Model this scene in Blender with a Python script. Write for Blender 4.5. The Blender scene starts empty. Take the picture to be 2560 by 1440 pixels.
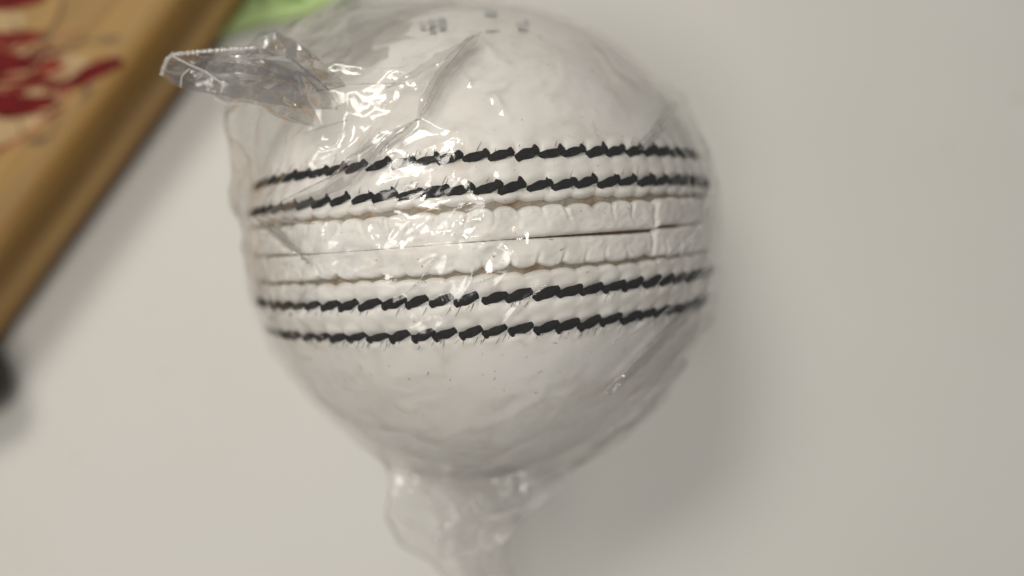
import bpy, bmesh, math, random
import numpy as np
from mathutils import Vector

random.seed(7)
rng = np.random.default_rng(11)
SC = bpy.context.scene
COL = SC.collection
MM = 0.001                      # everything below is written in millimetres
F_PX, CAM_Z = 2100.0, 171.3     # focal length in photograph pixels, lens height over the table

# ------------------------------------------------------------------ camera
cd = bpy.data.cameras.new('camera')
cam = bpy.data.objects.new('camera', cd)
COL.objects.link(cam)
cam.location = (0, 0, CAM_Z * MM)
cd.sensor_width = 36.0
cd.lens = F_PX / 2560.0 * 36.0
cd.clip_start, cd.clip_end = 0.002, 20.0
cd.dof.use_dof = True
cd.dof.focus_distance = 100.5 * MM
cd.dof.aperture_fstop = cd.lens / 5.2     # a pupil 5.2 mm across
cd.dof.aperture_blades = 0
SC.camera = cam

# ------------------------------------------------------------------ room light
w = bpy.data.worlds.new('World')
SC.world = w
w.use_nodes = True
bg = w.node_tree.nodes['Background']
bg.inputs[0].default_value = (1.0, 0.995, 0.975, 1)
bg.inputs[1].default_value = 0.135

def panel(name, loc, target, sx, sy, power, col):
    l = bpy.data.lights.new(name, 'AREA')
    l.shape, l.size, l.size_y, l.energy, l.color = 'RECTANGLE', sx, sy, power, col
    o = bpy.data.objects.new(name, l)
    COL.objects.link(o)
    o.location = loc
    o.rotation_euler = (Vector(target) - Vector(loc)).to_track_quat('-Z', 'Y').to_euler()
    return o
k = panel('ceiling_panel', (-0.40, 0.50, 0.90), (-0.095, 0.0, 0), 0.44, 0.28, 0.54, (1.0, 0.95, 0.86))
k.data.spread = math.radians(50)
k = panel('ceiling_panel', (-0.34, -0.30, 1.05), (-0.06, -0.04, 0), 0.40, 0.26, 0.95, (1.0, 0.955, 0.88))
k.data.spread = math.radians(110)
k = panel('ceiling_panel', (-0.12, 0.10, 1.70), (-0.06, 0.02, 0), 0.36, 0.24, 0.36, (1.0, 0.96, 0.89))
k.data.spread = math.radians(36)

SC.view_settings.view_transform = 'Standard'
SC.view_settings.look = 'None'
SC.view_settings.exposure = 0.0
SC.view_settings.gamma = 1.0
SC.render.engine = 'CYCLES'
SC.cycles.use_denoising = True
SC.cycles.max_bounces = 12
SC.cycles.transparent_max_bounces = 40
SC.cycles.caustics_reflective = False
SC.cycles.caustics_refractive = False

# ------------------------------------------------------------------ helpers
def P(px, py, z):
    """the point at height z that the photograph shows at px, py"""
    k = (CAM_Z - z) / F_PX
    return np.array([(px - 1280.0) * k, (720.0 - py) * k, z])

def mesh(name, V, F, mat, parent=None, smooth=True):
    V = np.asarray(V, dtype=np.float64) * MM
    F = np.asarray(F, dtype=np.int32)
    me = bpy.data.meshes.new(name)
    n, k = F.shape
    me.vertices.add(len(V))
    me.vertices.foreach_set('co', V.astype(np.float32).ravel())
    me.loops.add(n * k)
    me.loops.foreach_set('vertex_index', F.ravel())
    me.polygons.add(n)
    me.polygons.foreach_set('loop_start', np.arange(0, n * k, k, dtype=np.int32))
    me.update(calc_edges=True)
    me.validate()
    me.polygons.foreach_set('use_smooth', np.full(len(me.polygons), smooth))
    if mat: me.materials.append(mat)
    o = bpy.data.objects.new(name, me)
    COL.objects.link(o)
    if parent: o.parent = parent
    return o

def grid_faces(nu, nv, wrap_u=False):
    """faces of a grid whose vertex (i, j) has index i * nv + j"""
    iu = np.arange(nu if wrap_u else nu - 1)
    jv = np.arange(nv - 1)
    I, J = np.meshgrid(iu, jv, indexing='ij')
    I2 = (I + 1) % nu
    return np.stack([I * nv + J, I2 * nv + J, I2 * nv + J + 1, I * nv + J + 1], -1).reshape(-1, 4)

def thing(name, label, cat, loc=(0, 0, 0)):
    o = bpy.data.objects.new(name, None)
    o.empty_display_size = 0.01
    COL.objects.link(o)
    o.location = loc
    o['label'] = label
    o['category'] = cat
    return o

def smooth01(x, a, b):
    t = np.clip((x - a) / (b - a), 0, 1)
    return t * t * (3 - 2 * t)

def hash2(i, j, s):
    n = (i.astype(np.int64) * 374761393 + j.astype(np.int64) * 668265263 + s * 1274126177) & 0xffffffff
    n = ((n ^ (n >> 13)) * 1274126177) & 0xffffffff
    return ((n ^ (n >> 16)) & 0xffff) / 65535.0

def vnoise(x, y, s):
    i, j = np.floor(x), np.floor(y)
    fx, fy = x - i, y - j
    fx, fy = fx * fx * fx * (fx * (fx * 6 - 15) + 10), fy * fy * fy * (fy * (fy * 6 - 15) + 10)
    a, b = hash2(i, j, s), hash2(i + 1, j, s)
    c, d = hash2(i, j + 1, s), hash2(i + 1, j + 1, s)
    return (a * (1 - fx) + b * fx) * (1 - fy) + (c * (1 - fx) + d * fx) * fy

def crumple(x, y, s):
    """crushed-film relief: flat facets that meet along sharp folds, 0..~0.7 of a cell"""
    i0, j0 = np.floor(x), np.floor(y)
    best = np.full(x.shape, 9.0)
    second = np.full(x.shape, 9.0)
    for di in (-1, 0, 1):
        for dj in (-1, 0, 1):
            i, j = i0 + di, j0 + dj
            px, py = i + hash2(i, j, s), j + hash2(i, j, s + 1)
            # every facet is a tilted plane over its own centre
            d = np.hypot(x - px, y - py)
            t = hash2(i, j, s + 2) * 6.283
            q = d * 0.75 + 0.35 * ((x - px) * np.cos(t) + (y - py) * np.sin(t)) + 0.25 * hash2(i, j, s + 3)
            second = np.minimum(second, np.maximum(best, q))
            best = np.minimum(best, q)
    return best, second - best

# ------------------------------------------------------------------ materials
def new_mat(name):
    m = bpy.data.materials.new(name)
    m.use_nodes = True
    nt = m.node_tree
    for n in list(nt.nodes):
        if n.type != 'OUTPUT_MATERIAL': nt.nodes.remove(n)
    out = [n for n in nt.nodes if n.type == 'OUTPUT_MATERIAL'][0]
    return m, nt, out

def coords(nt, scale=1000.0, stretch=(1, 1, 1), rot=0.0):
    tc = nt.nodes.new('ShaderNodeTexCoord')
    mp = nt.nodes.new('ShaderNodeMapping')
    mp.inputs['Scale'].default_value = [scale * k for k in stretch]
    mp.inputs['Rotation'].default_value = (0, 0, rot)
    nt.links.new(tc.outputs['Object'], mp.inputs['Vector'])
    return mp.outputs['Vector']

def noise(nt, vec, scale, detail=4, rough=0.55, dist=0.0):
    n = nt.nodes.new('ShaderNodeTexNoise')
    n.inputs['Scale'].default_value = scale
    n.inputs['Detail'].default_value = detail
    n.inputs['Roughness'].default_value = rough
    n.inputs['Distortion'].default_value = dist
    nt.links.new(vec, n.inputs['Vector'])
    return n.outputs['Fac']

def ramp(nt, fac, stops):
    r = nt.nodes.new('ShaderNodeValToRGB')
    el = r.color_ramp.elements
    while len(el) < len(stops): el.new(0.5)
    for e, (p, c) in zip(el, stops):
        e.position = p
        e.color = (*c, 1) if len(c) == 3 else c
    nt.links.new(fac, r.inputs['Fac'])
    return r.outputs['Color']

def mix(nt, a, b, fac):
    m = nt.nodes.new('ShaderNodeMix')
    m.data_type = 'RGBA'
    for sock, v in ((m.inputs[6], a), (m.inputs[7], b), (m.inputs[0], fac)):
        if hasattr(v, 'links'): nt.links.new(v, sock)
        else: sock.default_value = v if not isinstance(v, tuple) else (*v, 1)
    return m.outputs[2]

def bump(nt, h, strength, dist_mm):
    b = nt.nodes.new('ShaderNodeBump')
    b.inputs['Strength'].default_value = strength
    b.inputs['Distance'].default_value = dist_mm * MM
    nt.links.new(h, b.inputs['Height'])
    return b.outputs['Normal']

def principled(nt, out, color, rough=0.5, spec=0.5, normal=None):
    p = nt.nodes.new('ShaderNodeBsdfPrincipled')
    if hasattr(color, 'links'): nt.links.new(color, p.inputs['Base Color'])
    else: p.inputs['Base Color'].default_value = (*color, 1)
    p.inputs['Roughness'].default_value = rough
    p.inputs['Specular IOR Level'].default_value = spec
    if normal: nt.links.new(normal, p.inputs['Normal'])
    nt.links.new(p.outputs[0], out.inputs['Surface'])
    return p

def mat_table():
    m, nt, out = new_mat('white_table')
    v = coords(nt)
    c = ramp(nt, noise(nt, v, 0.012, 3), [(0.3, (0.54, 0.528, 0.50)), (0.7, (0.565, 0.558, 0.535))])
    sp = ramp(nt, noise(nt, v, 0.16, 2), [(0.72, (0, 0, 0)), (0.77, (1, 1, 1))])
    c = mix(nt, c, (0.50, 0.47, 0.41), sp)
    principled(nt, out, c, 0.55, 0.3, bump(nt, noise(nt, v, 1.2, 3), 0.15, 0.05))
    return m

def mat_leather():
    m, nt, out = new_mat('white_leather')
    v = coords(nt)
    c = ramp(nt, noise(nt, v, 0.10, 5), [(0.30, (0.78, 0.75, 0.70)), (0.55, (0.84, 0.82, 0.785)), (0.75, (0.85, 0.84, 0.82))])
    st = ramp(nt, noise(nt, v, 0.16, 6, 0.65, 0.6), [(0.54, (0, 0, 0)), (0.76, (0.42, 0.42, 0.42))])
    c = mix(nt, c, (0.56, 0.46, 0.385), st)
    li = ramp(nt, noise(nt, v, 0.09, 2), [(0.62, (0, 0, 0)), (0.72, (0.30, 0.30, 0.30))])
    c = mix(nt, c, (0.60, 0.60, 0.66), li)
    dots = ramp(nt, noise(nt, v, 1.5, 2), [(0.71, (0, 0, 0)), (0.75, (0.8, 0.8, 0.8))])
    c = mix(nt, c, (0.26, 0.19, 0.14), dots)
    h = nt.nodes.new('ShaderNodeMath'); h.operation = 'ADD'
    nt.links.new(noise(nt, v, 3.2, 6, 0.7), h.inputs[0])
    nt.links.new(noise(nt, v, 0.55, 3), h.inputs[1])
    principled(nt, out, c, 0.42, 0.4, bump(nt, h.outputs[0], 0.22, 0.10))
    return m

def mat_thread():
    m, nt, out = new_mat('black_thread')
    v = coords(nt)
    c = ramp(nt, noise(nt, v, 3.0, 3), [(0.35, (0.003, 0.0035, 0.005)), (0.75, (0.010, 0.011, 0.015))])
    p = principled(nt, out, c, 0.75, 0.12, bump(nt, noise(nt, v, 9.0, 3), 0.6, 0.08))
    return m

def mat_gap():
    m, nt, out = new_mat('raw_leather_edge')
    v = coords(nt)
    c = ramp(nt, noise(nt, v, 0.35, 4), [(0.35, (0.27, 0.25, 0.21)), (0.54, (0.30, 0.265, 0.21)), (0.64, (0.27, 0.19, 0.12)), (0.8, (0.20, 0.13, 0.08))])
    principled(nt, out, c, 0.8, 0.2, bump(nt, noise(nt, v, 3.0, 3), 0.6, 0.15))
    return m

def mat_plain(name, col, rough=0.6, spec=0.3, var=0.25, sc=0.5):
    m, nt, out = new_mat(name)
    v = coords(nt)
    lo = tuple(c * (1 - var) for c in col); hi = tuple(min(1, c * (1 + var)) for c in col)
    principled(nt, out, ramp(nt, noise(nt, v, sc, 4), [(0.3, lo), (0.7, hi)]), rough, spec, bump(nt, noise(nt, v, sc * 4, 3), 0.2, 0.05))
    return m

def mat_wood(rot):
    m, nt, out = new_mat('willow_wood')
    v = coords(nt, 1000.0, (0.05, 1.0, 1.0))      # the grain runs along the blade, its own x axis
    c = ramp(nt, noise(nt, v, 0.16, 6, 0.62, 0.5), [(0.28, (0.23, 0.125, 0.036)), (0.5, (0.31, 0.185, 0.062)), (0.72, (0.36, 0.235, 0.098))])
    g = ramp(nt, noise(nt, v, 0.45, 3), [(0.45, (0, 0, 0)), (0.72, (0.6, 0.6, 0.6))])
    c = mix(nt, c, (0.19, 0.11, 0.05), g)
    # the side's shade and table bounce, painted as colour bands by height
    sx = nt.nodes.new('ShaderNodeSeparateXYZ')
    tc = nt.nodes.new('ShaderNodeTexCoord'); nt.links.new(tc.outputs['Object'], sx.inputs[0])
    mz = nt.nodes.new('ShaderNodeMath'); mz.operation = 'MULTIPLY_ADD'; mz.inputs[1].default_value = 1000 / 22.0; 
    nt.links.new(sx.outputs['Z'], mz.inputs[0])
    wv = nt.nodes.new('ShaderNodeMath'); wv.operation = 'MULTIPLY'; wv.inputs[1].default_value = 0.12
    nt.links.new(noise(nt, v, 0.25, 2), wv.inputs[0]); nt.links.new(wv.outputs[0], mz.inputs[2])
    side_shade = ramp(nt, mz.outputs[0], [(0.10, (0.95, 0.85, 0.70)), (0.28, (1.35, 1.25, 1.1)), (0.44, (2.3, 2.4, 2.7)), (0.58, (1.8, 1.85, 1.95)), (0.70, (0.85, 0.78, 0.66)), (0.90, (0.8, 0.74, 0.62)), (0.97, (1.0, 1.0, 1.0))])
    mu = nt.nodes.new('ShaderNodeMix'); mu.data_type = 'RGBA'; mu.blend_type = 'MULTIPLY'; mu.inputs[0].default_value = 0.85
    nt.links.new(c, mu.inputs[6]); nt.links.new(side_shade, mu.inputs[7])
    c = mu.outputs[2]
    principled(nt, out, c, 0.5, 0.15, bump(nt, noise(nt, v, 1.2, 4), 0.2, 0.1))
    return m

def mat_film(name, haze=0.045, tint=0.985, rough=0.14, gain=1.5, white=0.62):
    """thin clear polythene: light goes straight through, a mirror share off both faces, a little milky scatter"""
    m, nt, out = new_mat(name)
    v = coords(nt)
    h = nt.nodes.new('ShaderNodeMath'); h.operation = 'ADD'
    nt.links.new(noise(nt, v, 0.40, 1.5, 0.4, 0.8), h.inputs[0])
    n2 = nt.nodes.new('ShaderNodeMath'); n2.operation = 'MULTIPLY'
    nt.links.new(noise(nt, v, 2.2, 2, 0.5, 0.8), n2.inputs[0]); n2.inputs[1].default_value = 0.08
    nt.links.new(n2.outputs[0], h.inputs[1])
    nb = bump(nt, h.outputs[0], 0.5, 0.20)
    tr = nt.nodes.new('ShaderNodeBsdfTransparent'); tr.inputs[0].default_value = (tint, tint * 0.995, tint * 0.99, 1)
    di = nt.nodes.new('ShaderNodeBsdfDiffuse'); di.inputs[0].default_value = (white, white * 0.975, white * 0.965, 1)
    tl = nt.nodes.new('ShaderNodeBsdfTranslucent'); tl.inputs[0].default_value = (white, white * 0.975, white * 0.965, 1)
    gl = nt.nodes.new('ShaderNodeBsdfGlossy'); gl.inputs['Roughness'].default_value = rough
    gl.inputs[0].default_value = (1, 1, 1, 1)
    nt.links.new(nb, gl.inputs['Normal'])
    mi = nt.nodes.new('ShaderNodeMixShader'); mi.inputs[0].default_value = 0.5
    nt.links.new(di.outputs[0], mi.inputs[1]); nt.links.new(tl.outputs[0], mi.inputs[2])
    m1 = nt.nodes.new('ShaderNodeMixShader'); m1.inputs[0].default_value = haze
    nt.links.new(tr.outputs[0], m1.inputs[1]); nt.links.new(mi.outputs[0], m1.inputs[2])
    fr = nt.nodes.new('ShaderNodeFresnel'); fr.inputs[0].default_value = 1.42
    nt.links.new(nb, fr.inputs['Normal'])
    ga = nt.nodes.new('ShaderNodeMath'); ga.operation = 'MULTIPLY'; ga.use_clamp = True
    nt.links.new(fr.outputs[0], ga.inputs[0]); ga.inputs[1].default_value = gain
    cl = nt.nodes.new('ShaderNodeMath'); cl.operation = 'MINIMUM'; cl.inputs[1].default_value = 0.34
    nt.links.new(ga.outputs[0], cl.inputs[0])
    m2 = nt.nodes.new('ShaderNodeMixShader')
    nt.links.new(cl.outputs[0], m2.inputs[0])
    nt.links.new(m1.outputs[0], m2.inputs[1]); nt.links.new(gl.outputs[0], m2.inputs[2])
    nt.links.new(m2.outputs[0], out.inputs['Surface'])
    return m

M_TABLE, M_LEATHER, M_THREAD, M_GAP = mat_table(), mat_leather(), mat_thread(), mat_gap()
M_CORE = mat_plain('dark_slit_leather', (0.075, 0.028, 0.016), 0.8, 0.2)
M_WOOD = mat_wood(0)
M_FILM = mat_film('clear_film')
M_FOLD = mat_film('folded_film', 0.10, 0.885, 0.11, 1.4, 0.34)
M_TAIL = mat_film('bunched_film', 0.20, 0.975, 0.08, 1.9, 0.90)

# ------------------------------------------------------------------ table
tb = mesh('table_surface', [(-900, -900, 0), (900, -900, 0), (900, 900, 0), (-900, 900, 0)], [(0, 1, 2, 3)], M_TABLE)
tb['kind'] = 'structure'

# ------------------------------------------------------------------ cricket ball
R = 36.0
BC = np.array([-4.5, 7.6, 36.35])                  # ball centre
ROLL, TILT = math.radians(4.0), math.radians(-3.6)
fr0 = np.array([0, math.sin(TILT), math.cos(TILT)])
ex0 = np.array([math.cos(ROLL), math.sin(ROLL), 0.0])
ex0 -= fr0 * ex0.dot(fr0); ex0 /= np.linalg.norm(ex0)
ax0 = np.cross(fr0, ex0)                            # seam axis, up in the picture
ball = thing('cricket_ball', 'white leather cricket ball with black seam stitching, inside the clear plastic bag', 'ball', tuple(np.array([BC[0], BC[1], 0.35]) * MM))
BOFF = np.array([BC[0], BC[1], 0.35])

def sph(phi, th, r):
    """phi: degrees from the seam plane, th: radians along the seam (0 faces up), r: mm"""
    p = np.radians(phi)
    c = np.cos(p) * r
    return (BC - BOFF + (np.sin(p) * r)[..., None] * ax0 + (c * np.sin(th))[..., None] * ex0 + (c * np.cos(th))[..., None] * fr0)

NST = 70
PITCH = 2 * math.pi / NST
NL = 1120
TH = np.arange(NL) * 2 * math.pi / NL

def per_stitch(seed, lo, hi, phase=0.0):
    """a smooth random value along the seam, one knot per stitch"""
    a = np.random.default_rng(seed).uniform(lo, hi, NST)
    k = (TH / PITCH + phase) % NST
    i = np.floor(k).astype(int) % NST
    f = k - np.floor(k); f = f * f * (3 - 2 * f)
    return a[i] * (1 - f) + a[(i + 1) % NST] * f

def scallop(phase, power=0.7, seed=1):
    """1 at the middle of each scallop, 0 in the notch between two"""
    k = TH / PITCH + phase + per_stitch(seed + 50, -0.12, 0.12)
    return np.abs(np.sin(np.pi * k)) ** power

def cover(sign, seed):
    lip = (7.6 if sign > 0 else 6.65) - 0.55 * scallop(0.15, 0.8, seed) + per_stitch(seed, -0.3, 0.3)
    q1 = np.linspace(0, 1, 11)[None, :]
    inner = lip[:, None] + q1 * (22.0 - lip)[:, None] * 0
    # latitude rows: rolled lip, stitched border, plain leather up to the pole
    rows = [lip + 1.1 * t ** 1.6 for t in np.linspace(0, 1, 9)]
    tail = np.concatenate([np.linspace(0, 1, 52)[1:] * 13.5])
    rows += [lip + 1.1 + d * (1 - (lip + 1.1 - 8.0) / 13.5 * (d / 13.5)) for d in tail]
    last = rows[-1]
    rows += [last + (90.0 - last) * t for t in np.linspace(0, 1, 30)[1:] ** 1.15]
    PH = np.stack(rows, 1)
    T = TH[:, None]
    t = np.clip((PH - lip[:, None]) / 1.1, 0, 1)
    r = np.full_like(PH, 35.72)
    k = T / PITCH
    for row in ((10.2, 16.6) if sign > 0 else (10.8, 17.8)):
        frac = (k % 1.0) - 0.5
        off = sign * frac * 0.9                       # each stitch slants across its row
        d = PH - row - off
        r -= 0.42 * np.exp(-(d / 0.95) ** 2)
        pk = 0.5 + 0.5 * np.cos(2 * np.pi * (k + 0.1))
        r += 0.13 * (1 - pk) * np.exp(-((np.abs(PH - row) - 1.9) / 0.9) ** 2)
        r -= 0.09 * pk ** 4 * np.exp(-((np.abs(PH - row) - 1.7) / 1.0) ** 2)
    r += 0.22 * np.exp(-((PH - 13.4) / 1.8) ** 2)
    x, y = T * 36 + 0 * PH, PH * 0.628
    r += 0.22 * (vnoise(x / 2.6 + 40, y / 2.2 + 9, seed + 3) - 0.5) * np.exp(-((PH - 12) / 9.0) ** 2)
    r += 0.14 * (vnoise(np.cos(T) * np.cos(np.radians(PH)) * 3 + 20, np.sin(T) * np.cos(np.radians(PH)) * 3 + 20, seed + 5) - 0.5)
    r = r - 1.15 * (1 - np.sqrt(np.clip(1 - (1 - t) ** 2, 0, 1)))
    V = sph(sign * PH, T + 0 * PH, r).reshape(-1, 3)
    F = grid_faces(NL, PH.shape[1], True)
    if sign < 0: F = F[:, ::-1]
    return mesh('leather_cover', V, F, M_LEATHER, ball)

def slit_mid():
    d = np.degrees((TH + math.pi) % (2 * math.pi) - math.pi)
    return 0.12 * np.sin(TH * 5 + 1) + 0.6 * smooth01(d, 38.6, 42.5) * (1 - smooth01(d, 60, 110)) , d

SM, DEG = slit_mid()
HALF = -0.01 + 0.05 * per_stitch(9, 0, 1) + 0.07 * (vnoise(TH * 36 / 0.35, TH * 0, 77) - 0.3) * smooth01(DEG, -40, 30) + 0.26 * smooth01(DEG, 2, 36) * (1 - smooth01(DEG, 38.5, 41.0)) \
    + 0.10 * smooth01(-DEG, 30, 40) * (1 - smooth01(-DEG, 55, 75)) + 0.24 * smooth01(DEG, 41, 43) * (1 - smooth01(DEG, 48, 52))

def welt(sign, seed, out_deg, phase):
    sc = scallop(phase, 0.5, seed)
    outer = out_deg - 1.25 * (1 - sc) * (0.65 + per_stitch(seed + 1, -0.6, 0.6)) + per_stitch(seed + 2, -0.2, 0.2)
    inner = HALF + sign * SM
    q = np.linspace(0, 1, 44)
    q = q - 0.13 * np.sin(2 * np.pi * q) / 1.0
    PH = inner[:, None] + q[None, :] * (outer - inner)[:, None]
    T = TH[:, None]
    prof = 1 - np.abs(2 * q - 1) ** 9.0
    o_ = smooth01(DEG, -3, 14) * (1 - 0.5 * smooth01(DEG, 52, 70)) + 0.55 * smooth01(-DEG, 36, 44) * (1 - smooth01(-DEG, 62, 80))
    deep = np.where(q[None, :] < 0.5, 0.10 + 0.90 * o_[:, None], 1.0)
    r = 35.83 - 1.28 * (1 - prof[None, :] ** 0.5) * deep
    # leather pulled into creases that run in from the notches
    k = T / PITCH + phase + per_stitch(seed + 50, -0.12, 0.12)[:, None]
    bend = 0.10 * np.sin(5 * q[None, :] + T * 9)
    f = np.abs(((k + bend + 0.5) % 1.0) - 0.5) * PITCH * 36      # mm to the nearest crease
    dep = per_stitch(seed + 3, 0.05, 1.0)[:, None]
    r -= 0.62 * dep * np.exp(-f / 0.15) * smooth01(q, 0.75 - 0.75 * dep, 1.0)
    r += 0.13 * np.exp(-((f - 0.45) / 0.28) ** 2) * dep * smooth01(q, 0.2, 0.9)
    r += 0.07 * sc[:, None] * smooth01(q, 0.3, 0.8)
    x, y = T * 36, PH * 0.628
    r += 0.20 * (vnoise(x / 1.7 + 3, y / 1.5 + 7, seed) - 0.5) + 0.10 * (vnoise(x / 0.6, y / 0.45, seed + 8) - 0.5)
    # the join where the two ends of a quarter meet
    jw = 1.1 * (vnoise(q[None, :] * 5 + seed, q[None, :] * 0, 3) - 0.5)
    r -= (0.5 + 0.4 * vnoise(q[None, :] * 7, q[None, :] * 0 + seed, 9)) * np.exp(-((DEG[:, None] - 39.8 - sign * 0.9 * q[None, :] - jw) / 0.5) ** 2)
    V = sph(sign * PH, T + 0 * PH, r).reshape(-1, 3)
    F = grid_faces(NL, 44, True)
    if sign < 0: F = F[:, ::-1]
    return mesh('seam_welt', V, F, M_LEATHER, ball)

cover(1, 21); cover(-1, 33)
welt(1, 61, 6.6, 0.30); welt(-1, 75, 5.8, 0.70)

def band(name, lo, hi, r0, mat, amp, seed):
    q = np.linspace(0, 1, 14)
    PH = lo + q[None, :] * (hi - lo) + 0 * TH[:, None]
    r = r0 + amp * (vnoise(TH[:, None] * 36 / 1.6 + 9, PH * 0.628 / 0.5 + 30, seed) - 0.5) + amp * 0.6 * (vnoise(TH[:, None] * 36 / 0.4, PH * 0.628 / 0.25 + 30, seed + 1) - 0.5)
    return mesh(name, sph(PH, TH[:, None] + 0 * PH, r).reshape(-1, 3), grid_faces(NL, 14, True), mat, ball)
band('raw_edge', 3.2, 9.0, 35.05, M_GAP, 0.5, 5)
band('raw_edge', -8.5, -3.2, 34.95, M_GAP, 0.4, 8)
band('slit_core', -2.0, 2.4, 34.75, M_CORE, 0.1, 12)

# black stitches: one slanted two-ply thread per stitch, 70 in each of four rows
def stitch_mesh(sign, seed):
    g = np.random.default_rng(seed)
    nu, nv = 15, 13
    u = np.linspace(-1, 1, nu)[:, None]
    a = (np.arange(nv) / (nv - 1) * 2 * math.pi)[None, :]
    L, slant = 1.82, 0.47
    sq = (1 - np.abs(u) ** 9) ** 0.5
    hw = (0.555 + 0.05 * g.uniform(-1, 1)) * np.maximum(sq, 0.12)
    ply = 1 + 0.17 * np.cos(2 * (a + u * 2.6))
    wy = hw * ply * np.cos(a)
    wz = 0.46 * np.maximum(sq, 0.2) * ply * np.sin(a)
    X = u * L + 0.42 * wy * -1 * 1.0 * sign * 0 + 0.30 * wy * (-1)
    Y = u * slant + wy + 0.05 * np.sin(u * 4 + g.uniform(0, 6))
    Z = 0.28 - 0.30 * u ** 4 + wz
    Y = Y + g.normal(0, 0.012, Y.shape); Z = Z + g.normal(0, 0.02, Z.shape)
    Y[:, -1] = Y[:, 0]; Z[:, -1] = Z[:, 0]
    V = [np.stack([X + 0 * a, Y, Z], -1).reshape(-1, 3)]
    F = [grid_faces(nu, nv)]
    # the thread tail that dives into its needle hole
    s = 1 if sign > 0 else -1
    base = np.array([0.86 * L * s - (0.36 if s > 0 else -0.36), s * (slant + 0.25), 0.12])
    tip = base + np.array([-0.42 * s + g.uniform(-0.15, 0.15), s * (1.35 + g.uniform(-0.25, 0.3)), -0.12])
    m, k = 5, 7
    t = np.linspace(0, 1, m)[:, None]
    b = (np.arange(k) / (k - 1) * 2 * math.pi)[None, :]
    rad = 0.45 * (1 - t) ** 0.9 + 0.04
    ctr = base[None, :] * (1 - t) + tip[None, :] * t
    V.append(np.stack([ctr[:, 0:1] + rad * np.cos(b), ctr[:, 1:2] + 0 * b, ctr[:, 2:3] + 0.7 * rad * np.sin(b)], -1).reshape(-1, 3))
    F.append(grid_faces(m, k) + nu * nv)
    return np.concatenate(V), np.concatenate(F)

protos = {}
for s in (1, -1):
    for v in range(3):
        V, F = stitch_mesh(s, 100 + v + 10 * s)
        o = mesh('stitch', V, F, M_THREAD, None)
        protos[s, v] = o.data
        bpy.data.objects.remove(o)
g = np.random.default_rng(3)
from mathutils import Matrix
for row, sign in ((16.6, 1), (10.2, 1), (-10.8, -1), (-17.8, -1)):
    shift = 0.5 + g.uniform(-0.2, 0.2)
    for i in range(NST):
        th = (i + shift + g.uniform(-0.07, 0.07)) * PITCH
        phi = row + g.uniform(-0.16, 0.16)
        pos = sph(np.array([phi]), np.array([th]), np.array([35.38]))[0]
        n = pos - (BC - BOFF); n /= np.linalg.norm(n)
        ex = np.cos(th) * ex0 - np.sin(th) * fr0
        ey = np.cross(n, ex); ey /= np.linalg.norm(ey)
        o = bpy.data.objects.new('stitch', protos[sign, int(g.integers(0, 3))])
        COL.objects.link(o)
        o.parent = ball
        rot = Matrix((ex, ey, n)).transposed().to_4x4() @ Matrix.Rotation(g.uniform(-0.07, 0.07), 4, 'Z')
        sc = math.cos(math.radians(phi)) * 0.98
        dg = (math.degrees(th) + 180) % 360 - 180
        thin = 1.0 - 0.28 * min(1, max(0, (-dg - 12) / 30)) - 0.12 * min(1, max(0, (dg - 38) / 20))
        o.matrix_local = Matrix.Translation(Vector(pos * MM)) @ rot @ Matrix.Diagonal((sc * g.uniform(0.92, 1.08), thin * g.uniform(0.86, 1.12), 1, 1))

# loose fibres along the stitching
def fibres():
    V, F = [], []
    g = np.random.default_rng(8)
    n0 = 0
    for row, s, n in ((16.6, 1, 35), (10.2, 1, 30), (-10.8, -1, 80), (-17.8, -1, 110)):
        for _ in range(n):
            th = g.uniform(-1.5, 1.5)
            phi = row + s * g.uniform(0.5, 1.4)
            length, ang, cur = g.uniform(0.4, 1.3), g.uniform(0.6, 2.2) * (1 if g.random() < .7 else -1), g.uniform(-1, 1)
            a = ang
            x = y = 0.0
            pts = []
            for k in range(5):
                pts.append((x, y))
                x += (math.cos(a) * 0.45 - 0.6) * length / 4 * s * -1; y += s * abs(math.sin(a)) * length / 4
                a += cur * 0.35
            for k, (x, y) in enumerate(pts):
                wd = 0.045 * (1 - 0.16 * k)
                for q in (-1, 1):
                    V.append(sph(np.array([phi + y / 0.628]), np.array([th + (x + q * wd) / 36]), np.array([35.95 + 0.04 * k]))[0])
            for k in range(4):
                b = n0 + 2 * k
                F.append((b, b + 1, b + 3, b + 2))
            n0 += 10
    for _ in range(16):
        th, phi = g.uniform(-0.9, 1.0), g.uniform(-36, -18.5)
        x = y = 0.0; a = g.uniform(0, 6.3); cur = g.uniform(-1.5, 1.5); ln = g.uniform(0.08, 0.22)
        for k in range(5):
            for q in (-1, 1):
                V.append(sph(np.array([phi + (y + q * 0.028 * math.cos(a)) / 0.628]), np.array([th + (x - q * 0.028 * math.sin(a)) / 36]), np.array([36.05]))[0])
            x += math.cos(a) * ln; y += math.sin(a) * ln; a += cur * 0.5
        for k in range(4):
            b = n0 + 2 * k
            F.append((b, b + 1, b + 3, b + 2))
        n0 += 10
    o = mesh('thread_fuzz', V, F, M_THREAD, ball)
    o['kind'] = 'stuff'
fibres()

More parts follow.
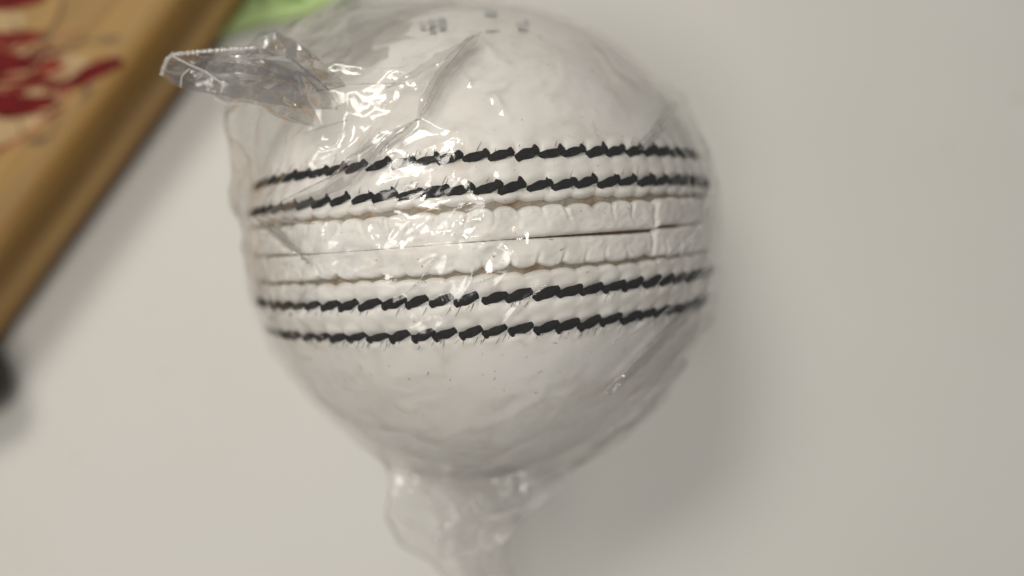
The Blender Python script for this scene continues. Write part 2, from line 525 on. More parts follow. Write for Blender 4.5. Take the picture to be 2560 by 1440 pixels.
# the dark print near the top of the ball, seen nearly edge on
M_PRINT = mat_plain('dark_print', (0.46, 0.475, 0.465), 0.5, 0.3)
def ball_hit(px, py, r):
    d = P(px, py, 0) - np.array([0, 0, CAM_Z]); d /= np.linalg.norm(d)
    oc = np.array([0, 0, CAM_Z]) - BC
    b = oc.dot(d); c = oc.dot(oc) - r * r
    disc = b * b - c
    t = -b - math.sqrt(disc) if disc > 0 else -b
    return np.array([0, 0, CAM_Z]) + d * t
def print_patch(pts, r=36.02):
    pts = [ball_hit(x, y, r) for x, y in pts]
    a, b, c, d = pts
    n = 8
    V = []
    for i in range(n):
        for j in range(n):
            u, v = i / (n - 1), j / (n - 1)
            p = (a * (1 - u) + b * u) * (1 - v) + (d * (1 - u) + c * u) * v
            q = p - BC
            V.append(BC + q / np.linalg.norm(q) * r - BOFF)
    mesh('printed_letter', V, grid_faces(n, n)[:, ::-1], M_PRINT, ball)
for q in ([(1046, 56), (1060, 53), (1064, 74), (1050, 74)], [(1068, 50), (1086, 48), (1090, 66), (1072, 68)], [(1092, 44), (1112, 44), (1115, 74), (1098, 77)], [(1070, 72), (1088, 71), (1090, 82), (1074, 82)],
          [(1212, 24), (1242, 27), (1240, 40), (1210, 38)], [(1288, 56), (1316, 59), (1322, 76), (1294, 74)], [(1308, 48), (1320, 51), (1324, 60), (1310, 58)]):
    print_patch(q)

# ------------------------------------------------------------------ plastic bag
bag = thing('plastic_bag', 'clear crinkled plastic bag wrapped tightly round the white ball', 'plastic bag', tuple(BOFF * MM))
to_cam = np.array([0, 0, CAM_Z]) - BC; to_cam /= np.linalg.norm(to_cam)
bx = np.array([1.0, 0, 0]); bx -= to_cam * bx.dot(to_cam); bx /= np.linalg.norm(bx)
by = np.cross(to_cam, bx)

OUT = [(-81.6, 618), (-66, 600), (-53, 584), (-25, 588), (-4, 583), (7.8, 590), (25, 594), (36.5, 600), (42, 582), (52, 578), (62, 578), (78, 578), (86, 588), (97, 606), (109, 636),
       (120, 672), (127, 676), (135.6, 684), (145, 684), (151, 682), (156, 672), (166, 622), (177, 588), (192, 576), (206, 578), (220, 580), (233, 584), (244, 600), (262, 622), (278.4, 618)]
oa, orad = np.array([a for a, _ in OUT]), np.array([r for _, r in OUT])
def bulge(psi):
    d = (np.degrees(psi) + 81.6) % 360 - 81.6
    return np.maximum((np.interp(d, oa, orad) - 580) / 580 * 35.0, 0.12)

def uv_of(p):
    """film coordinates (mm of arc from the point that faces up) of a place on the ball"""
    q = (p - BC) / np.linalg.norm(p - BC)
    rho = math.acos(max(-1, min(1, q.dot(to_cam))))
    psi = math.atan2(q.dot(by), q.dot(bx))
    return np.array([36 * rho * math.cos(psi), 36 * rho * math.sin(psi)])

# folds that can be followed across the film: photograph points, width mm, height mm
CREASES = [
    ([(1190, 85), (1110, 150), (1000, 212), (900, 270)], 1.6, 0.75),
    ([(1150, 140), (1105, 215), (1045, 300)], 1.0, 0.6),
    ([(1045, 300), (960, 350), (900, 400), (830, 470)], 1.2, 0.8),
    ([(1060, 292), (990, 350), (915, 415)], 0.7, 0.5),
    ([(890, 330), (800, 430), (700, 505), (655, 535)], 1.5, 1.0),
    ([(860, 212), (960, 210), (1080, 212)], 0.8, 0.5),
    ([(1040, 295), (1090, 320), (1180, 340)], 0.9, 0.5),
    ([(640, 540), (690, 545), (760, 560)], 0.9, 0.6),
    ([(650, 560), (720, 620), (770, 655)], 1.3, 0.7),
    ([(880, 580), (960, 625), (1000, 560)], 0.9, 0.5),
    ([(960, 625), (1100, 610), (1210, 590)], 1.0, 0.5),
    ([(960, 625), (910, 560)], 0.7, 0.4),
    ([(1770, 735), (1690, 790), (1600, 880), (1500, 985)], 0.8, 0.7),
    ([(1780, 760), (1720, 840), (1640, 930), (1560, 1010)], 1.0, 0.8),
    ([(1745, 800), (1660, 900), (1580, 960)], 0.6, 0.5),
    ([(1730, 700), (1640, 790), (1560, 850)], 0.6, 0.4),
    ([(1690, 250), (1640, 320), (1600, 370)], 0.9, 0.7),
    ([(1700, 290), (1760, 420), (1740, 540)], 0.9, 0.6),
    ([(1660, 330), (1720, 430), (1730, 520), (1650, 640)], 0.6, 0.4),
    ([(1790, 470), (1740, 560), (1640, 660)], 0.7, 0.5),
    ([(1480, 95), (1540, 180), (1600, 215)], 1.0, 0.4),
    ([(1150, 170), (1180, 215), (1240, 212), (1272, 190)], 0.6, 0.45),
    ([(1190, 85), (1230, 140), (1290, 160)], 1.0, 0.35),
    ([(1230, 225), (1255, 270), (1270, 300)], 0.7, 0.4),
    ([(980, 1000), (1040, 1030)], 0.8, 0.5),
    ([(1000, 1140), (1120, 1160), (1290, 1150)], 1.4, 0.6),
    ([(940, 1110), (1000, 1170)], 1.0, 0.6),
    ([(1700, 920), (1580, 1060), (1450, 1150), (1300, 1205)], 0.9, 1.0),
    ([(1030, 390), (1130, 350), (1200, 370)], 0.8, 0.4),
    ([(870, 490), (960, 485), (1060, 450)], 0.8, 0.45),
    ([(1090, 480), (1140, 430), (1200, 400)], 0.7, 0.35),
    ([(900, 520), (960, 555), (1040, 545)], 0.8, 0.4),
    ([(1480, 630), (1530, 560), (1560, 510)], 0.5, 0.2),
    ([(1210, 860), (1300, 760), (1400, 690)], 0.5, 0.2),
    ([(1000, 700), (1100, 640)], 0.5, 0.25),
    ([(1530, 860), (1570, 830)], 0.4, 0.35),
    ([(620, 330), (700, 420), (760, 440)], 0.9, 0.5),
    ([(660, 300), (690, 400), (670, 470)], 0.9, 0.5),
    ([(740, 300), (720, 380), (680, 440)], 0.8, 0.4),
]

def film_relief(U, W, psi, rho):
    h = np.zeros_like(U)
    # how crushed the film is: most around the gathered corner and the front left, slack and smooth at top right
    px = U / 34.0; py = W / 34.0
    left = smooth01(-px - 0.1 * py, -0.55, 0.15)
    mid = np.exp(-((W + 1) / 9.0) ** 2) * smooth01(-px, -0.75, 0.1)
    corner = np.exp(-(((U + 20) / 17) ** 2 + ((W - 18) / 17) ** 2))
    right = smooth01(px, 0.55, 0.95)
    amt = 0.22 + 0.55 * left + 0.70 * mid + 0.9 * corner + 0.45 * right
    amt *= 0.35 + 1.1 * vnoise(U / 7 + 30, W / 7 + 30, 4)
    # folds run between the gathered corner and the lower right
    wx = U + 2.2 * (vnoise(U / 6, W / 6, 71) - 0.5); wy = W + 2.2 * (vnoise(U / 6 + 9, W / 6, 72) - 0.5)
    ca, sa = math.cos(math.radians(38)), math.sin(math.radians(38))
    A, B = wx * ca + wy * sa, -wx * sa + wy * ca
    b1, e1 = crumple(A / 8.0 + 50, B / 4.2 + 50, 5)
    b2, e2 = crumple(A / 3.4 + 70, B / 2.2 + 20, 15)
    b3, e3 = crumple(wx / 1.5 + 70, wy / 1.5 + 20, 25)
    h += amt * (1.0 * b1 + 0.42 * b2 + 0.07 * b3)
    h += 0.5 * (vnoise(U / 11 + 3, W / 11 + 8, 31) - 0.2) * (0.3 + corner + right)
    for pts, wd, ht in CREASES:
        Q = [uv_of(ball_hit(x, y, 36.6)) for x, y in pts]
        lens = np.array([0] + [np.linalg.norm(Q[i + 1] - Q[i]) for i in range(len(Q) - 1)]); cum = np.cumsum(lens)
        lo = np.min(Q, 0) - 2.5 * wd; hi = np.max(Q, 0) + 2.5 * wd
        msk = (U > lo[0]) & (U < hi[0]) & (W > lo[1]) & (W < hi[1]) & (rho < 1.6)
        if not msk.any(): continue
        u, v = U[msk], W[msk]
        u = u + 0.5 * (vnoise(u / 2.2, v / 2.2, 81) - 0.5); v = v + 0.5 * (vnoise(u / 2.2 + 5, v / 2.2, 82) - 0.5)
        bd = np.full(u.shape, 1e9); bs = np.zeros(u.shape)
        for i in range(len(Q) - 1):
            e = Q[i + 1] - Q[i]
            t = np.clip(((u - Q[i][0]) * e[0] + (v - Q[i][1]) * e[1]) / e.dot(e), 0, 1)
            d = np.hypot(u - Q[i][0] - t * e[0], v - Q[i][1] - t * e[1])
            c = d < bd
            bd[c] = d[c]; bs[c] = (cum[i] + t * lens[i + 1])[c]
        s = bs / cum[-1]
        taper = np.clip(np.minimum(s, 1 - s) * 4 + 0.15, 0, 1)
        h[msk] += ht * taper * np.clip(1 - bd / (wd * 1.6), 0, 1) ** 1.5
    return h

def film_point(U, W):
    rho = np.hypot(U, W) / 36.0
    psi = np.arctan2(W, U)
    e = bulge(psi) * (smooth01(rho, math.radians(22), math.radians(74)) * 0.97 + 0.03)
    e = e * (1 - 0.7 * smooth01(rho, math.radians(100), math.radians(165)))
    h = film_relief(U, W, psi, rho)
    r = 36.2 + e + h
    d = (np.sin(rho) * np.cos(psi))[..., None] * bx + (np.sin(rho) * np.sin(psi))[..., None] * by + np.cos(rho)[..., None] * to_cam
    p = BC + d * r[..., None]
    p[..., 2] = np.maximum(p[..., 2], 0.2 + 0.1 * vnoise(U / 3, W / 3, 6))
    return p

N = 720
s = np.linspace(-1, 1, N)
Sx, Sy = np.meshgrid(s, s, indexing='ij')
big = np.abs(Sx) > np.abs(Sy)
rad = np.where(big, np.abs(Sx), np.abs(Sy))
with np.errstate(divide='ignore', invalid='ignore'):
    ph = np.where(big, math.pi / 4 * Sy / np.where(Sx == 0, 1, Sx), math.pi / 2 - math.pi / 4 * Sx / np.where(Sy == 0, 1, Sy))
ph = np.where(big, np.where(Sx < 0, ph + math.pi, ph), np.where(Sy < 0, ph + math.pi, ph))
rr = 36 * math.radians(168) * (0.58 * rad + 0.42 * rad ** 2.5)
FP = film_point(rr * np.cos(ph), rr * np.sin(ph))
mesh('bag_body', (FP - BOFF).reshape(-1, 3), grid_faces(N, N), M_FILM, bag)

def polyline(pts, n):
    pts = np.array(pts, float)
    L = np.concatenate([[0], np.cumsum(np.linalg.norm(np.diff(pts[:, :2], axis=0), axis=1))])
    t = np.linspace(0, L[-1], n)
    # a gentle smoothing of the corners
    q = np.stack([np.interp(t, L, pts[:, k]) for k in range(pts.shape[1])], 1)
    for _ in range(2):
        q[1:-1] = 0.25 * q[:-2] + 0.5 * q[1:-1] + 0.25 * q[2:]
    return q

def sheet(name, up, low, mat, seed, amp, pleat, nu=150, nv=70, rough=0.35, parent=bag):
    """a loose piece of film between two edges; each edge point is (px, py, height mm)"""
    a, b = polyline(up, nu), polyline(low, nu)
    g = np.random.default_rng(seed)
    A = np.array([P(*p) for p in a]); B = np.array([P(*p) for p in b])
    v = np.linspace(0, 1, nv)[None, :, None]
    V = A[:, None, :] * (1 - v) + B[:, None, :] * v
    u = np.linspace(0, 1, nu)[:, None]; vv = v[..., 0]
    d1 = A[1:] - A[:-1]; length = np.sum(np.linalg.norm(d1, axis=1)); width = np.mean(np.linalg.norm(A - B, axis=1))
    X, Y = u * length + 0 * vv, vv * width + 0 * u
    # pleats run along the sheet, sharpened into folds, and they wander
    k = vv * pleat + 0.8 * (vnoise(X / 9 + seed, Y / 5, seed) - 0.5) * 2
    z = amp * (2 * np.abs(2 * (k - np.floor(k + 0.5))) - 1)
    b1, e1 = crumple(X / 4.5 + seed, Y / 2.6 + 7, seed + 3)
    b2, e2 = crumple(X / 1.9 + seed, Y / 1.5 + 7, seed + 5)
    z = z + rough * (3.0 * b1 + 1.1 * b2 - 1.6)
    edge = np.minimum(1, 6 * np.minimum(vv, 1 - vv) + 0.35)
    V[..., 2] += z * edge
    side = 0.5 * rough * (vnoise(X / 2, Y / 2 + 40, seed + 9) - 0.5) * 2
    V[..., 1] += side
    V[..., 2] = np.maximum(V[..., 2], 0.25)
    return mesh(name, (V - BOFF).reshape(-1, 3), grid_faces(nu, nv), mat, parent)

M_EDGE_GLINT = mat_film('film_edge_and_glint', 0.45, 0.95, 0.15, 2.0, 0.85)
def film_bead(parent, pts, wd=0.28):
    """a narrow milky bead for the heat-sealed cut edge of a film or for a painted glint"""
    q = polyline(pts, 120)
    C = np.array([P(*p) for p in q])
    C[:, 2] += 0.15
    t = np.gradient(C, axis=0); t /= np.linalg.norm(t, axis=1)[:, None]
    up = np.array([0, 0, 1.0]); sd = np.cross(t, up); sd /= np.linalg.norm(sd, axis=1)[:, None]
    a = np.arange(7) / 6 * 2 * math.pi
    j = wd * (0.5 + 0.9 * rng.random((120, 1, 1)))
    V = C[:, None] + j * (sd[:, None] * np.cos(a)[None, :, None] + 0.5 * up * np.sin(a)[None, :, None])
    return mesh('edge_or_glint', (V - BOFF).reshape(-1, 3), grid_faces(120, 7), M_EDGE_GLINT, parent)
U1 = [(428, 138, 64.5), (520, 129, 65.5), (640, 121, 66.5), (740, 150, 69.5), (815, 215, 73.5), (850, 262, 74.5)]
D1 = [(404, 190, 63.5), (450, 220, 64.5), (545, 238, 66.5), (640, 252, 68.5), (740, 270, 71.5), (845, 275, 75.5)]
m1 = sheet('bag_mouth', U1, D1, M_FOLD, 3, 0.5, 1.6, rough=0.26)
film_bead(m1, [(404, 190, 63.7), (410, 170, 64), (418, 150, 64.5), (432, 137, 64.8), (520, 128, 65.8), (640, 120, 66.8)], 0.3)
film_bead(m1, [(432, 140, 65.1), (470, 160, 65.7), (515, 180, 66.5), (560, 212, 67.3)], 0.16)
film_bead(m1, [(452, 220, 65), (456, 190, 65.5), (475, 172, 66)], 0.12)
m2 = sheet('bag_mouth', [(424, 150, 62.5), (520, 150, 63.5), (640, 165, 65.5), (740, 195, 69.5), (805, 310, 73.5)],
      [(412, 200, 61.5), (470, 225, 62.5), (530, 236, 63.5), (565, 258, 63.5), (640, 260, 65.5), (705, 300, 67.5), (800, 322, 73.5)], M_FOLD, 13, 0.45, 1.3, rough=0.24)
film_bead(m2, [(528, 236, 63.8), (545, 254, 64.1), (566, 259, 64.3), (640, 261, 65.7)], 0.14)
sheet('bag_mouth', [(520, 160, 62.5), (612, 122, 62.5), (650, 80, 60.5), (690, 71, 59.5), (745, 98, 61.5), (800, 150, 67.5), (860, 205, 71.5)],
      [(530, 205, 63.5), (640, 215, 64.5), (720, 225, 66.5), (790, 235, 69.5), (865, 215, 72.5)], M_FOLD, 23, 0.6, 1.2, rough=0.25)
sheet('bag_mouth', [(600, 150, 52), (700, 101, 47), (790, 46, 42), (870, 6, 39), (1000, 0, 41), (1140, 6, 45)],
      [(640, 200, 55), (740, 215, 60), (830, 200, 63), (930, 160, 63), (1040, 110, 59), (1160, 60, 54)], M_FOLD, 33, 0.5, 1.0)
sheet('bag_mouth', [(640, 122, 50), (700, 101, 47.5), (790, 46, 42.5), (870, 6, 39.5)],
      [(700, 225, 60), (760, 200, 61), (840, 120, 58), (910, 40, 50)], M_FOLD, 38, 0.3, 0.8)
sheet('bag_mouth', [(860, 8, 40), (1000, -2, 41.5), (1120, 4, 45), (1250, 14, 48), (1335, 46, 51)],
      [(880, 130, 60), (1020, 95, 60), (1120, 85, 61), (1220, 84, 61), (1320, 86, 60)], M_FOLD, 48, 0.35, 0.9)
# strips where the film lies folded over itself on the ball
def fold_strip(pts, wd, seed, lift=0.9, tilt=0.3):
    q = polyline(pts, 60)
    C = np.array([ball_hit(x, y, 36.25 + lift) for x, y in q[:, :2]])
    nrm = (C - BC) / np.linalg.norm(C - BC, axis=1)[:, None]
    tan = np.gradient(C, axis=0); tan /= np.linalg.norm(tan, axis=1)[:, None]
    sd = np.cross(nrm, tan)
    nv = 14
    v = np.linspace(-1, 1, nv)[None, :, None]
    t = np.linspace(0, 1, 60)
    wob = wd * (0.25 + 0.75 * np.sin(np.pi * np.clip(t, 0.02, 0.98)) ** 0.5) * (0.7 + 0.6 * vnoise(t * 6, t * 0, seed))
    V = C[:, None, :] + sd[:, None, :] * wob[:, None, None] * v + nrm[:, None, :] * (tilt * v + 0.25 * (vnoise(t[:, None] * 18 + 0 * v[..., 0], v[..., 0] * 2 + 5, seed + 1) - 0.5)[..., None] * 2)
    return mesh('bag_fold', (V - BOFF).reshape(-1, 3), grid_faces(60, nv), M_FOLD, bag)
fold_strip([(1200, 80), (1140, 140), (1085, 215), (1045, 300)], 1.1, 1, 1.4, 0.35)
fold_strip([(1185, 90), (1090, 150), (1000, 205), (930, 235)], 1.0, 2, 1.5, 0.3)
fold_strip([(1050, 296), (960, 350), (880, 430), (780, 500), (660, 535)], 1.1, 3, 1.3, 0.4)
fold_strip([(960, 330), (880, 390), (820, 450)], 0.6, 4, 1.2, 0.3)
fold_strip([(1775, 730), (1700, 800), (1610, 900), (1520, 985)], 0.9, 5, 1.0, 0.35)
fold_strip([(1715, 900), (1600, 1045), (1450, 1150), (1275, 1222)], 1.0, 6, 1.4, 0.4)
fold_strip([(1690, 255), (1640, 330), (1600, 372)], 0.9, 7, 1.0, 0.3)
fold_strip([(640, 545), (700, 590), (770, 655)], 0.8, 8, 1.0, 0.35)

# the twisted tail that lies on the table below the ball
L1 = [(940, 1110, 40), (965, 1150, 42), (980, 1210, 43), (966, 1290, 42), (1002, 1360, 39), (1080, 1402, 36), (1118, 1450, 33), (1120, 1640, 18)]
R1 = [(1520, 1090, 38), (1440, 1160, 40), (1390, 1230, 41), (1312, 1288, 41), (1268, 1335, 39), (1262, 1395, 36), (1282, 1450, 33), (1330, 1640, 18)]
tail = sheet('bag_tail', L1, R1, M_TAIL, 43, 0.8, 4, 170, 90, 0.40)
film_bead(tail, L1, 0.22)
film_bead(tail, R1, 0.22)
for q in ([(1136, 1256, 49), (1142, 1285, 49)], [(1160, 1280, 49.5), (1176, 1246, 49.5), (1192, 1284, 49.5)], [(1204, 1330, 49.5), (1210, 1372, 49.5)], [(1230, 1335, 49), (1244, 1358, 49)],
          [(1120, 1392, 47), (1160, 1378, 47), (1190, 1376, 47)], [(1282, 1222, 48), (1292, 1216, 48)], [(985, 1290, 44), (1060, 1330, 46), (1120, 1338, 47)], [(1210, 1300, 48.5), (1260, 1288, 48.5), (1305, 1272, 47.5)]):
    film_bead(tail, q, 0.26)  # glints on the tail, painted as short pale beads
sheet('bag_tail', [(1000, 1170, 47), (1060, 1240, 47), (1100, 1300, 46), (1140, 1400, 40), (1160, 1500, 34)],
      [(1330, 1190, 47), (1320, 1250, 47), (1300, 1310, 46), (1230, 1400, 40), (1230, 1500, 34)], M_TAIL, 63, 0.9, 3, 120, 70, 0.55)
sheet('bag_tail', [(1080, 1330, 47), (1160, 1300, 48), (1240, 1280, 48), (1305, 1268, 47)],
      [(1100, 1410, 45), (1180, 1390, 46), (1260, 1350, 46), (1312, 1300, 46)], M_TAIL, 73, 0.7, 1.5, 90, 50, 0.6)

# highlights along the creases, painted on as thin pale beads
def glint_line(pts, wd, lift=0.9):
    q = polyline(pts, 50)
    C = np.array([ball_hit(x, y, 36.3 + lift) for x, y in q[:, :2]])
    nrm = (C - BC) / np.linalg.norm(C - BC, axis=1)[:, None]
    t = np.gradient(C, axis=0); t /= np.linalg.norm(t, axis=1)[:, None]
    sd = np.cross(nrm, t)
    a = np.arange(7) / 6 * 2 * math.pi
    f = np.sin(np.pi * np.linspace(0.03, 0.97, 50))[:, None, None] ** 0.6
    j = wd * f * (0.5 + 0.8 * rng.random((50, 1, 1)))
    V = C[:, None] + j * (sd[:, None] * np.cos(a)[None, :, None] + 0.5 * nrm[:, None] * np.sin(a)[None, :, None])
    return mesh('crease_glint', (V - BOFF).reshape(-1, 3), grid_faces(50, 7), M_GLINT, bag)
M_GLINT = mat_film('glint_film', 0.20, 0.97, 0.12, 2.2, 0.85)
for pts, wd in [([(1772, 735), (1690, 800), (1600, 890), (1500, 990)], 0.22), ([(1782, 765), (1720, 850), (1640, 940), (1560, 1015)], 0.25), ([(1750, 800), (1660, 905), (1570, 975)], 0.16),
                ([(1740, 705), (1650, 790), (1560, 850)], 0.12), ([(1720, 900), (1600, 1045), (1450, 1150), (1275, 1222)], 0.34), ([(1530, 860), (1572, 828)], 0.2),
                ([(1690, 255), (1640, 330), (1598, 375)], 0.14), ([(1700, 300), (1755, 420), (1760, 540), (1740, 640)], 0.2), ([(1640, 300), (1720, 430), (1735, 520)], 0.14),
                ([(1790, 470), (1740, 570), (1645, 665)], 0.2), ([(1780, 560), (1700, 640), (1620, 740)], 0.14), ([(640, 545), (700, 595), (775, 660)], 0.28), ([(650, 540), (700, 552), (790, 560)], 0.2),
                ([(1045, 296), (980, 350), (925, 410), (910, 425)], 0.22), ([(1180, 90), (1100, 190), (1050, 290)], 0.16), ([(860, 211), (960, 209), (1080, 210)], 0.12),
                ([(1390, 690), (1330, 740), (1290, 790)], 0.1), ([(1190, 705), (1240, 690)], 0.1), ([(1010, 740), (1050, 700), (1090, 640)], 0.1), ([(870, 300), (800, 320), (760, 335)], 0.16),
                ([(700, 505), (830, 440), (900, 380), (1040, 300)], 0.2), ([(660, 250), (640, 380), (660, 470)], 0.14), ([(720, 330), (700, 420), (640, 480)], 0.12), ([(1480, 300), (1500, 340)], 0.12)]:
    glint_line(pts, wd)

# ------------------------------------------------------------------ cricket bat
ang = math.atan2(342 + 264 + 137, 253 + 187 + 98)              # direction of its lower edge in the picture
bat = thing('cricket_bat', 'brown wooden cricket bat with red print, lying along the left edge', 'cricket bat')
zt = 33.0
e0, e1 = P(0, 838, 3.0), P(538, 102, 3.0)
dx = (e1 - e0); dx[2] = 0; dx /= np.linalg.norm(dx)
dy = np.array([-dx[1], dx[0], 0])                              # into the blade, away from the ball
bat.location = tuple(e0 * np.array([1, 1, 0]) * MM)
bat.rotation_euler = (0, 0, math.atan2(dx[1], dx[0]))
def bat_xyz(px, py, z):
    p = P(px, py, z) - np.array([e0[0], e0[1], 0])
    return p.dot(dx), p.dot(dy), z
PROF = [(1.2, 0.6), (0.4, 1.6), (0.0, 3.6), (-0.2, 7.0), (-0.1, 11.0), (0.2, 14.0), (0.7, 16.2), (1.5, 18.0), (2.6, 19.3), (4.0, 20.1), (6.0, 20.5), (9.0, 20.6), (30, 20.7), (54, 20.8),
        (78, 20.7), (97, 20.6), (100, 20.0), (103, 17), (104.5, 12), (104.8, 7), (104.5, 4), (102, 0.6)]
xs = np.concatenate([np.linspace(-230, 80, 64), 80 + 12 * np.sin(np.linspace(0, math.pi / 2, 10))[1:]])
V = []
for x in xs:
    k = 0 if x <= 80 else 1 - math.sqrt(max(0, 1 - ((x - 80) / 12.0) ** 2))
    for y, z in PROF:
        yc = 52.5 + (y - 52.5) * (1 - 0.12 * k)
        V.append((x, yc, 10 + (z - 10) * (1 - 0.35 * k)))
nP = len(PROF)
F = grid_faces(len(xs), nP)
F = np.concatenate([F, [[i * nP + nP - 1, (i + 1) * nP + nP - 1, (i + 1) * nP, i * nP] for i in range(len(xs) - 1)]])
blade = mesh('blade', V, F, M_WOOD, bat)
bm = bmesh.new(); bm.from_mesh(blade.data); bm.verts.ensure_lookup_table()
bm.faces.new([bm.verts[i] for i in range(nP)]); bm.faces.new([bm.verts[(len(xs) - 1) * nP + i] for i in range(nP)])
bmesh.ops.recalc_face_normals(bm, faces=bm.faces); bm.to_mesh(blade.data); bm.free()

def face_z(y):
    return float(np.interp(y, [p[0] for p in PROF[3:15]], [p[1] for p in PROF[3:15]]))
def on_face(px, py, lift):
    z = 20.5
    for _ in range(6):
        x, y, _z = bat_xyz(px, py, z); z = face_z(y) + lift
    return (x, y, z)
def decal(name, polys, mat, lift):
    """flat print: each outline is filled with a fan of thin triangles on the blade's face"""
    bm = bmesh.new()
    for poly in polys:
        q = polyline([*poly, poly[0]], 40)[:-1]
        vs = [bm.verts.new(np.array(on_face(x, y, lift)) * MM) for x, y in q]
        f = bm.faces.new(vs)
        if f.normal.z < 0: f.normal_flip()
    bmesh.ops.triangulate(bm, faces=bm.faces)
    me = bpy.data.meshes.new(name); bm.to_mesh(me); bm.free()
    me.materials.append(mat)
    o = bpy.data.objects.new(name, me); COL.objects.link(o); o.parent = bat
    return o
def stroke(pts, w0, w1=None):
    w1 = w0 if w1 is None else w1
    q = polyline(pts, 14); t = np.gradient(q, axis=0); t /= np.linalg.norm(t, axis=1)[:, None]
    nrm = np.stack([-t[:, 1], t[:, 0]], 1); wd = np.linspace(w0, w1, 14)[:, None]
    return [tuple(p) for p in np.concatenate([q + nrm * wd, (q - nrm * wd)[::-1]])]

def smears(seed, n, w0, w1, xs_, ys_):
    g = np.random.default_rng(seed); out = []
    for _ in range(n):
        x, y, ln, a = g.uniform(*xs_), g.uniform(*ys_), g.uniform(35, 130), math.radians(g.uniform(-32, -2))
        c = g.uniform(-8, 8)
        out.append(stroke([(x, y), (x + 0.5 * ln * math.cos(a), y + 0.5 * ln * math.sin(a) + c), (x + ln * math.cos(a), y + ln * math.sin(a))], g.uniform(w0, w1), 0.8))
    return out
M_RED = mat_plain('red_print', (0.12, 0.006, 0.006), 0.5, 0.08, 0.35, 0.25)
M_PINK = mat_plain('worn_red_print', (0.24, 0.05, 0.03), 0.5, 0.08, 0.4, 0.3)
M_CREAM = mat_plain('pale_print', (0.38, 0.27, 0.14), 0.5, 0.08, 0.15, 0.2)
decal('worn_red_print', smears(2, 26, 3, 8, (-60, 110), (95, 300)), M_PINK, 0.15)
decal('red_print', smears(5, 34, 2.5, 7, (-60, 100), (100, 300)) + smears(6, 9, 2, 5, (110, 200), (185, 235)), M_RED, 0.21)
decal('pale_print', smears(9, 10, 1.5, 4, (-60, 120), (100, 250)), M_CREAM, 0.225)
M_LINE = mat_plain('grey_outline_print', (0.16, 0.115, 0.075), 0.5, 0.08)
decal('pale_print', [[(-60, 28), (0, 28), (60, 30), (70, 60), (30, 80), (-60, 85)], [(-60, 110), (60, 108), (120, 140), (210, 130), (240, 160), (170, 220), (150, 265), (110, 320), (60, 345), (-60, 380)]], M_CREAM, 0.06)
decal('worn_red_print', [[(-60, 82), (60, 78), (118, 84), (110, 100), (60, 112), (-60, 120)], [(-60, 200), (40, 180), (120, 150), (160, 150), (150, 180), (100, 190), (125, 215), (60, 226), (-60, 228)],
                         [(118, 225), (190, 190), (240, 150), (290, 138), (304, 150), (295, 172), (230, 204), (170, 232), (130, 238)], stroke([(-40, 390), (20, 365), (65, 338), (110, 300), (150, 275)], 5, 3)], M_PINK, 0.12)
decal('red_print', [[(-60, -40), (130, -40), (112, 6), (60, 14), (30, 24), (-60, 26)], [(-60, 78), (30, 80), (80, 76), (112, 84), (60, 96), (-60, 106)], [(-60, 126), (20, 130), (80, 144), (90, 162), (60, 178), (10, 190), (-60, 206)],
                    [(60, 195), (100, 188), (122, 196), (118, 208), (80, 210)], stroke([(110, 222), (180, 206), (230, 192), (292, 166)], 13, 6), stroke([(200, 180), (250, 160), (300, 148)], 10, 7), stroke([(298, 146), (302, 158), (292, 170)], 6), stroke([(-60, 210), (40, 206), (120, 200)], 7, 5), stroke([(110, 150), (140, 158), (155, 172)], 7, 4),
                    [(-60, 232), (20, 228), (60, 242), (140, 238), (152, 250), (150, 264), (110, 272), (60, 292), (20, 296), (-60, 284)], stroke([(110, 290), (140, 278), (160, 268)], 3, 5)], M_RED, 0.18)
decal('outline_print', [stroke([(165, -20), (150, 30), (130, 70), (98, 112)], 3), stroke([(75, 150), (110, 138), (150, 130), (165, 112), (200, 102), (250, 100), (292, 112)], 2.5), stroke([(250, 90), (280, 98), (300, 90)], 4),
                        stroke([(42, 290), (50, 318), (60, 342)], 2.5), stroke([(62, 352), (88, 364), (120, 342), (138, 305), (152, 285)], 2.5), stroke([(200, 248), (215, 232), (228, 215)], 5), stroke([(30, 40), (36, 62), (42, 80)], 2.0)], M_LINE, 0.24)

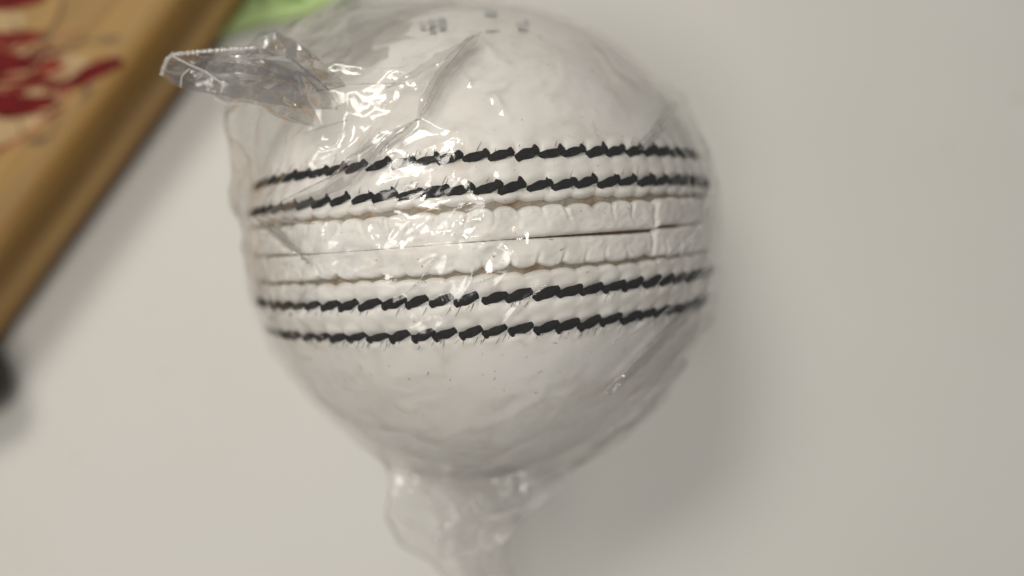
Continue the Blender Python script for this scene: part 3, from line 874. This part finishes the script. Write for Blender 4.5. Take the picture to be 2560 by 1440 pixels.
# ------------------------------------------------------------------ green paper
pap = thing('green_paper', 'bright green paper lying at the top edge behind the bag', 'paper')
M_GREEN = mat_plain('green_paper', (0.36, 0.48, 0.21), 0.7, 0.25, 0.08, 0.06)
zz = 1.0
low = polyline([(520, 120), (600, 84), (690, 62), (770, 44), (850, 12), (905, -24), (1000, -110)], 60)
upp = polyline([(430, -300), (520, -300), (620, -300), (720, -300), (800, -300), (880, -300), (960, -300)], 60)
A = np.array([P(x, y, zz) for x, y in low]); B = np.array([P(x, y, zz) for x, y in upp])
v = np.linspace(0, 1, 24)[None, :, None]
V = A[:, None] * (1 - v) + B[:, None] * v
V[..., 2] = 0.6 + 1.6 * (1 - v[..., 0]) ** 6 + 0.8 * vnoise(V[..., 0] / 12 + 40, V[..., 1] / 12 + 40, 5)
V = V.reshape(-1, 3)
o = mesh('sheet', V, grid_faces(60, 24)[:, ::-1], M_GREEN, pap)
md = o.modifiers.new('thickness', 'SOLIDIFY'); md.thickness = 0.00025
M_GREEN2 = mat_plain('dark_green_print', (0.10, 0.24, 0.05), 0.7, 0.25)
def on_paper(poly):
    bm = bmesh.new()
    for q in poly: bm.faces.new([bm.verts.new(P(x, y, 2.6) * MM) for x, y in q])
    me = bpy.data.meshes.new('printed_mark'); bm.to_mesh(me); bm.free(); me.materials.append(M_GREEN2)
    o = bpy.data.objects.new('printed_mark', me); COL.objects.link(o); o.parent = pap
on_paper([[(640, -30), (668, -30), (664, 4), (642, 2)], [(690, -30), (760, -30), (756, -2), (692, -4)]])

# ------------------------------------------------------------------ black object at the left edge
M_BLACK = mat_plain('matte_black', (0.030, 0.024, 0.019), 0.7, 0.2)
c = P(-112, 955, 8)
knob = thing('black_object', 'black rounded object poking in at the left edge below the bat', 'rubber grip', tuple(np.array([c[0], c[1], 0]) * MM))  # unidentified object, the category is a guess
def lathe(name, prof, mat, n=40):
    a = np.arange(n) * 2 * math.pi / n
    V = [(x, r * math.cos(t), 8.5 + r * math.sin(t)) for t in a for x, r in prof]
    return mesh(name, V, grid_faces(n, len(prof), True), mat, knob)
lathe('rounded_body', [(-70, 0.01), (-70, 8), (-10, 8), (-2, 8.1), (2.5, 7.6), (5.0, 6.2), (6.4, 4.0), (7.0, 1.5), (7.1, 0.01)], M_BLACK)
for x in (-14, -9, -4):
    lathe('raised_ring', [(x - 1.2, 7.9), (x - 0.8, 8.4), (x + 0.8, 8.4), (x + 1.2, 7.9)], M_BLACK)
knob.rotation_euler = (0, 0, math.radians(20))
